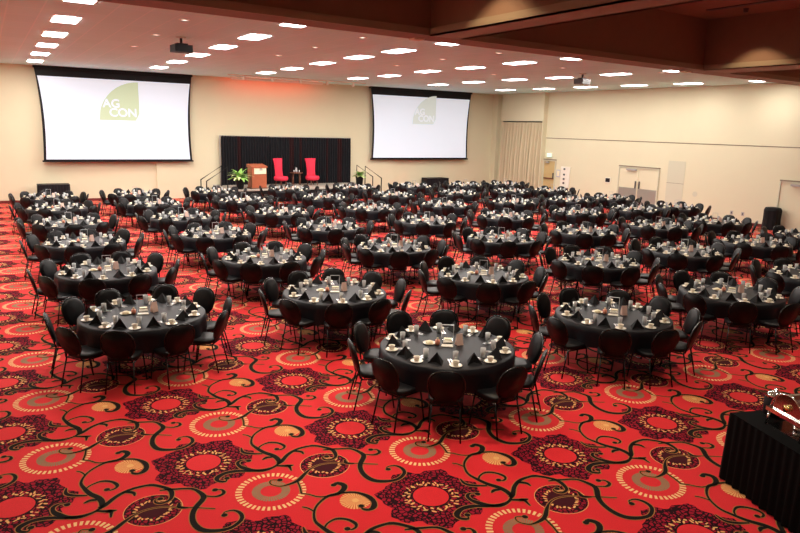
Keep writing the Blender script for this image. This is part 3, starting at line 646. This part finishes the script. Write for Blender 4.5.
def cloth_mb(seed):
    rnd = random.Random(seed); m = MB(); n = 72; vs = [(0, 0, TH)]; ph = rnd.uniform(0, 6)
    rings = [(.5, TH, 0), (TRAD - .02, TH, 0), (TRAD + .004, TH - .012, 0), (TRAD + .010, TH - .10, .25), (TRAD + .015, TH - .20, .5), (TRAD + .015, TH - .32, .8)]
    for r, z, am in rings:
        for k in range(n):
            a = 2 * PI * k / n; o_ = am * (.035 * math.sin(11 * a + ph) + .02 * math.sin(17 * a + 2 * ph)); vs.append(((r + o_) * math.cos(a), (r + o_) * math.sin(a), z - am * .02 * math.sin(4 * a + ph)))
    fs = [(0, 1 + k, 1 + (k + 1) % n) for k in range(n)] + [(1 + i * n + k, 1 + (i + 1) * n + k, 1 + (i + 1) * n + (k + 1) % n, 1 + i * n + (k + 1) % n) for i in range(5) for k in range(n)]
    m.add(vs, fs, 'cloth', True); return m
cloths = [cloth_mb(s).mesh('tablecloth') for s in range(4)]
top_me = MB().lathe([(.86, TH - .035), (.88, TH - .028), (.88, TH - .012), (.0, TH - .008)], 'darkwood', 40).mesh('tabletop')
leg_me = MB().tube([(-.32, .35, TH - .04), (-.32, .45, .02), (.32, .45, .02), (.32, .35, TH - .04)], .016, 'frame', 6).mesh('leg')
def seats(tx, ty, j, k, rnd):
    ph = PHASE.get((j, k), rnd.uniform(0, 36)); cdir = math.degrees(math.atan2(-ty, -tx)); S = []
    for i in range(10):
        a = ph + 36 * i; rel = (a - cdir + 180) % 360 - 180; S.append([a, rel])
    L = sorted([s for s in S if -170 < s[1] < -8], key=lambda s: -s[1]); Rr = sorted([s for s in S if 8 < s[1] < 170], key=lambda s: s[1])
    for s in S:
        if abs(s[1]) <= 8: s.append('closest to the viewer at')
        elif abs(s[1]) >= 170: s.append('at the far edge of')
    on = ['first', 'second', 'third', 'fourth', 'fifth', 'sixth']
    # positive rel = counter-clockwise from the viewer direction = right side in view
    for i, s in enumerate(Rr): s.append('%s from the near end, right side of' % on[i])
    for i, s in enumerate(L): s.append('%s from the near end, left side of' % on[i])
    return S
far_chairs = []; far_cups = []; far_glasses = []; far_napkins = []; far_saucers = []
cup_group = 'coffee cups on the banquet tables'
for rank, ti in enumerate(order):
    tx, ty, rn, cn, j, k = tables[ti]; rnd = random.Random(100 + ti); near = rank < 18; indiv = rank < 30
    T_ = '%s table, %s from left' % (rn, cn); T2 = '%s table %s from left' % (rn, cn)
    t = empty('round_table', (tx, ty, 0), 'round banquet table under black cloth, ' + rn + ', ' + cn + ' from left', 'table', 'round banquet tables', rnd.uniform(0, 3))
    obj('tabletop', top_me, (0, 0, 0), 0, t); obj('leg', leg_me, (0, 0, 0), 0, t); obj('leg', leg_me, (0, 0, 0), PI, t)
    c_ = obj('tablecloth', cloths[ti % 4], (tx, ty, 0), rnd.uniform(0, 6)); tag(c_, 'black round tablecloth on the ' + T_, 'tablecloth', 'black tablecloths')
    for (a, rel, nm) in seats(tx, ty, j, k, rnd):
        th = math.radians(a + rnd.uniform(-2.5, 2.5)); rr = 0.96 + rnd.uniform(-.03, .05)
        x, y = tx + rr * math.cos(th), ty + rr * math.sin(th); rz = th - PI / 2 + rnd.uniform(-.10, .10)
        if indiv:
            lab = 'black round-back chair, %s %s' % (nm, T2)
            if near:
                if chair_root is None:
                    chair_root = empty('banquet_chair', (x, y, 0), lab, 'chair', 'black banquet chairs', rz)
                    for pn, q in CP: q.build(pn, chair_root)
                else: dup(chair_root, (x, y, 0), rz, lab)
            else: tag(obj('banquet_chair', chair_mesh, (x, y, 0), rz), lab, 'chair', 'black banquet chairs')
        else: far_chairs.append((x, y, 0, rz))
        # place setting
        z = TH + .002; u = Vector((math.cos(th), math.sin(th), 0)); v = Vector((-math.sin(th), math.cos(th), 0)); o = Vector((tx, ty, z))
        sp_ = rnd.uniform(.16, .20); p = o + u * .77 + v * sp_ * .55; g = o + u * .60 + v * (.10 + rnd.uniform(-.03, .03)); nk = o + u * (.70 + rnd.uniform(-.02, .02)) - v * .12
        ca_ = rnd.uniform(0, 6.28)
        if indiv:
            tag(obj('saucer', getmesh('saucer', saucer_mb), p, 0), 'ivory saucer, %s %s' % (nm, T2), 'saucer', 'saucers on the banquet tables')
            c2 = tag(obj('coffee_cup', getmesh('coffee_cup', cup_mb), p + Vector((0, 0, .007)), ca_), 'ivory coffee cup, %s %s' % (nm, T2), 'cup', cup_group)
            if near: obj('handle', getmesh('handle', handle_mb), (0, 0, 0), 0, c2)
            tag(obj('water_glass', getmesh('water_glass', glass_mb), g, 0), 'clear water glass, %s %s' % (nm, T2), 'glass', 'water glasses on the banquet tables')
            tag(obj('folded_napkin', getmesh('folded_napkin', napkin_mb), nk, th + PI / 2 + rnd.uniform(-.5, .5)), 'black folded napkin, %s %s' % (nm, T2), 'napkin', 'black napkins on the banquet tables')
            if rank < 15:
                for q, kn in ((-.018, 'knife'), (.018, 'fork')):
                    pp_ = o + u * .62 - v * (-.01 + q) + v * .035
                    tag(obj(kn, getmesh(kn, knife_mb if kn == 'knife' else fork_mb), pp_, th + PI / 2 + .15), 'steel %s, %s %s' % (kn, nm, T2), kn, '%s on the banquet tables' % ('knives' if kn == 'knife' else 'forks'))
        else:
            far_saucers.append((p.x, p.y, p.z, 0)); far_cups.append((p.x, p.y, p.z + .007, 0)); far_glasses.append((g.x, g.y, g.z, 0)); far_napkins.append((nk.x, nk.y, nk.z, th + PI / 2))
    # centrepieces: sign stand, condiment caddy, bread plate, candle, card
    ca0 = math.atan2(-ty, -tx) + PI / 2; z = TH + .002
    def at_(a, b): return Vector((tx + a * math.cos(ca0) - b * math.sin(ca0), ty + a * math.sin(ca0) + b * math.cos(ca0), z))
    # a: to the right in view ; b: away from viewer is +? (ca0 turned a quarter from the viewer)
    sgn = -1
    def stand_mb(): return MB().box(-.082, -.006, .01, -.072, .006, .30, 'glass').box(.072, -.006, .01, .082, .006, .30, 'glass').box(-.082, -.006, .29, .082, .006, .30, 'glass')
    def base_mb(): return MB().box(-.08, -.05, 0, .08, .05, .012, 'white')
    s1 = empty('table_stand', at_(.0, -.02), 'clear acrylic arched stand at centre of ' + T_, 'table stand', 'acrylic stands', ca0)
    obj('arch', getmesh('arch', stand_mb), (0, 0, 0), 0, s1); obj('base', getmesh('base', base_mb), (0, 0, 0), 0, s1)
    def caddy_mb(): return MB().box(-.065, -.045, 0, .065, .045, .05, 'steel').box(-.055, -.035, .05, .055, .035, .065, 'paper')
    tag(obj('condiment_caddy', getmesh('condiment_caddy', caddy_mb), at_(.01, .12), ca0), 'small silver condiment caddy at centre of ' + T_, 'caddy', 'condiment caddies')
    def bread_mb(): return MB().lathe([(0, 0), (.07, .002), (.09, .012), (.088, .015), (.06, .006), (0, .006)], 'china', 16).lathe([(.055, .008), (.05, .03), (.02, .042), (0, .043)], 'paper', 10)
    tag(obj('bread_plate', getmesh('bread_plate', bread_mb), at_(-.24, .06), 0), 'small cream plate near centre of ' + T_, 'plate', 'cream centre plates')
    def candle_mb(): return MB().lathe([(.03, 0), (.035, .03), (.03, .07), (.0, .07)], 'copper', 12).lathe([(.012, .07), (.012, .10), (0, .105)], 'paper', 8)
    tag(obj('candle_holder', getmesh('candle_holder', candle_mb), at_(-.13, .02), 0), 'small coppery candle holder at centre of ' + T_, 'candle', 'candle holders')
    def card_mb(): return MB().prism([(-.04, 0), (.04, 0), (.001, .15), (-.001, .15)], -.045, .045, 'card', 'x')
    tag(obj('table_card', getmesh('table_card', card_mb), at_(.16, .08), ca0 + .5), 'pinkish folded card right of centre on ' + T_, 'card', 'table cards')
stuff('banquet_chairs', merged(CP), far_chairs, 'the black banquet chairs at the farthest round tables', 'chairs')
stuff('coffee_cups', cup_mb(), far_cups, 'ivory coffee cups on the farthest round tables', 'cups')
stuff('saucers', saucer_mb(), far_saucers, 'ivory saucers on the farthest round tables', 'saucers')
stuff('water_glasses', glass_mb(), far_glasses, 'water glasses on the farthest round tables', 'glasses')
stuff('folded_napkins', napkin_mb(), far_napkins, 'black folded napkins on the farthest round tables', 'napkins')
# ------------------------------------------------------------------ buffet table with chafing dish, right foreground
ang = math.atan2(-.96, -.34)                 # direction of the front edge, towards the viewer's right
bt = empty('buffet_table', (6.46, 3.72, 0), 'long black-clothed buffet table at the lower right corner', 'table', rz=ang)
BL, BW = 2.4, .78
MB().box(0, 0, TH - .02, BL, BW, TH, 'buffet').build('table_top', bt)
q = []
for p_, q_ in (((0, BW), (0, 0)), ((0, 0), (BL, 0)), ((BL, 0), (BL, BW)), ((BL, BW), (0, BW))):
    n = int(math.hypot(q_[0] - p_[0], q_[1] - p_[1]) / .02)
    for i in range(n): q.append((p_[0] + (q_[0] - p_[0]) * i / n, p_[1] + (q_[1] - p_[1]) * i / n))
vs = []; fs = []
for i, (u, v) in enumerate(q):
    o_ = .016 * math.sin(i * 1.3) + .008 * math.sin(i * .31); nx = (-1 if u < 1e-6 else (1 if u > BL - 1e-6 else 0)); ny = (-1 if v < 1e-6 else (1 if v > BW - 1e-6 else 0))
    vs += [(u + nx * (.02 + o_), v + ny * (.02 + o_), .012), (u + nx * .006, v + ny * .006, TH - .003)]
n = len(q)
for i in range(n): j_ = (i + 1) % n; fs.append((2 * i, 2 * j_, 2 * j_ + 1, 2 * i + 1))
MB().add(vs, fs, 'buffet', True).build('skirt', bt)
cd = empty('chafing_dish', (6.46 + math.cos(ang) * .52 - math.sin(ang) * .48, 3.72 + math.sin(ang) * .52 + math.cos(ang) * .48, TH + .001), 'chrome roll-top chafing dish on the buffet table', 'chafing dish', rz=ang + PI / 2)
mb = MB(); n = 16; Rr_ = .20; L_ = .29
vs = []; fs = []
for s in (-1, 1):
    for k_ in range(n + 1): a = PI * k_ / n; vs.append((s * L_, Rr_ * math.cos(a), .19 + Rr_ * 1.0 * math.sin(a)))
for k_ in range(n): fs.append((k_, k_ + 1, n + 2 + k_, n + 1 + k_))
fs.append(tuple(range(n + 1))); fs.append(tuple(range(n + 1, 2 * n + 2))[::-1])
mb.add(vs, fs, 'steel', False); mb.build('roll_top', cd)
for s in (-1, 1):
    MB().tube([(s * (L_ + .004), Rr_ * math.cos(PI * k_ / 14), .19 + Rr_ * math.sin(PI * k_ / 14)) for k_ in range(15)], .012, 'steel', 6).build('rim', cd)
    MB().tube([(s * L_, 0, .26), (s * (L_ + .03), 0, .26)], .035, 'brass', 12).build('hinge', cd)
MB().box(-L_ - .03, -.24, .15, L_ + .03, .24, .19, 'steel').build('water_pan', cd)
MB().box(-L_ - .02, -.22, .0, L_ + .02, .22, .012, 'steel').build('tray', cd)
MB().tube([(-.12, -.25, .30), (-.12, -.30, .32), (.12, -.30, .32), (.12, -.25, .30)], .012, 'black', 6).build('handle', cd)
for sx in (-1, 1):
    for sy in (-1, 1): MB().tube([(sx * L_, sy * .21, .16), (sx * (L_ + .02), sy * .22, 0)], .014, 'steel', 6).build('leg', cd)
for x in (-.13, .13): MB().lathe([(.045, .013), (.045, .06), (.02, .07), (0, .07)], 'steel', 12, (x, 0, 0)).build('fuel_can', cd)
ur = empty('sauce_warmer', (6.46 + math.cos(ang) * .13 - math.sin(ang) * .40, 3.72 + math.sin(ang) * .13 + math.cos(ang) * .40, TH + .001), 'small black lidded warmer behind the chafing dish', 'warmer', rz=ang)
MB().lathe([(.08, 0), (.10, .02), (.10, .20), (.09, .21), (0, .21)], 'black', 16).build('pot', ur); MB().lathe([(.10, .21), (.07, .25), (.02, .27), (.02, .30), (0, .305)], 'steel', 16).build('lid', ur)
MB().tube([(.1, 0, .16), (.17, 0, .17)], .012, 'black', 6).build('handle', ur)
print('objects', len(bpy.data.objects))
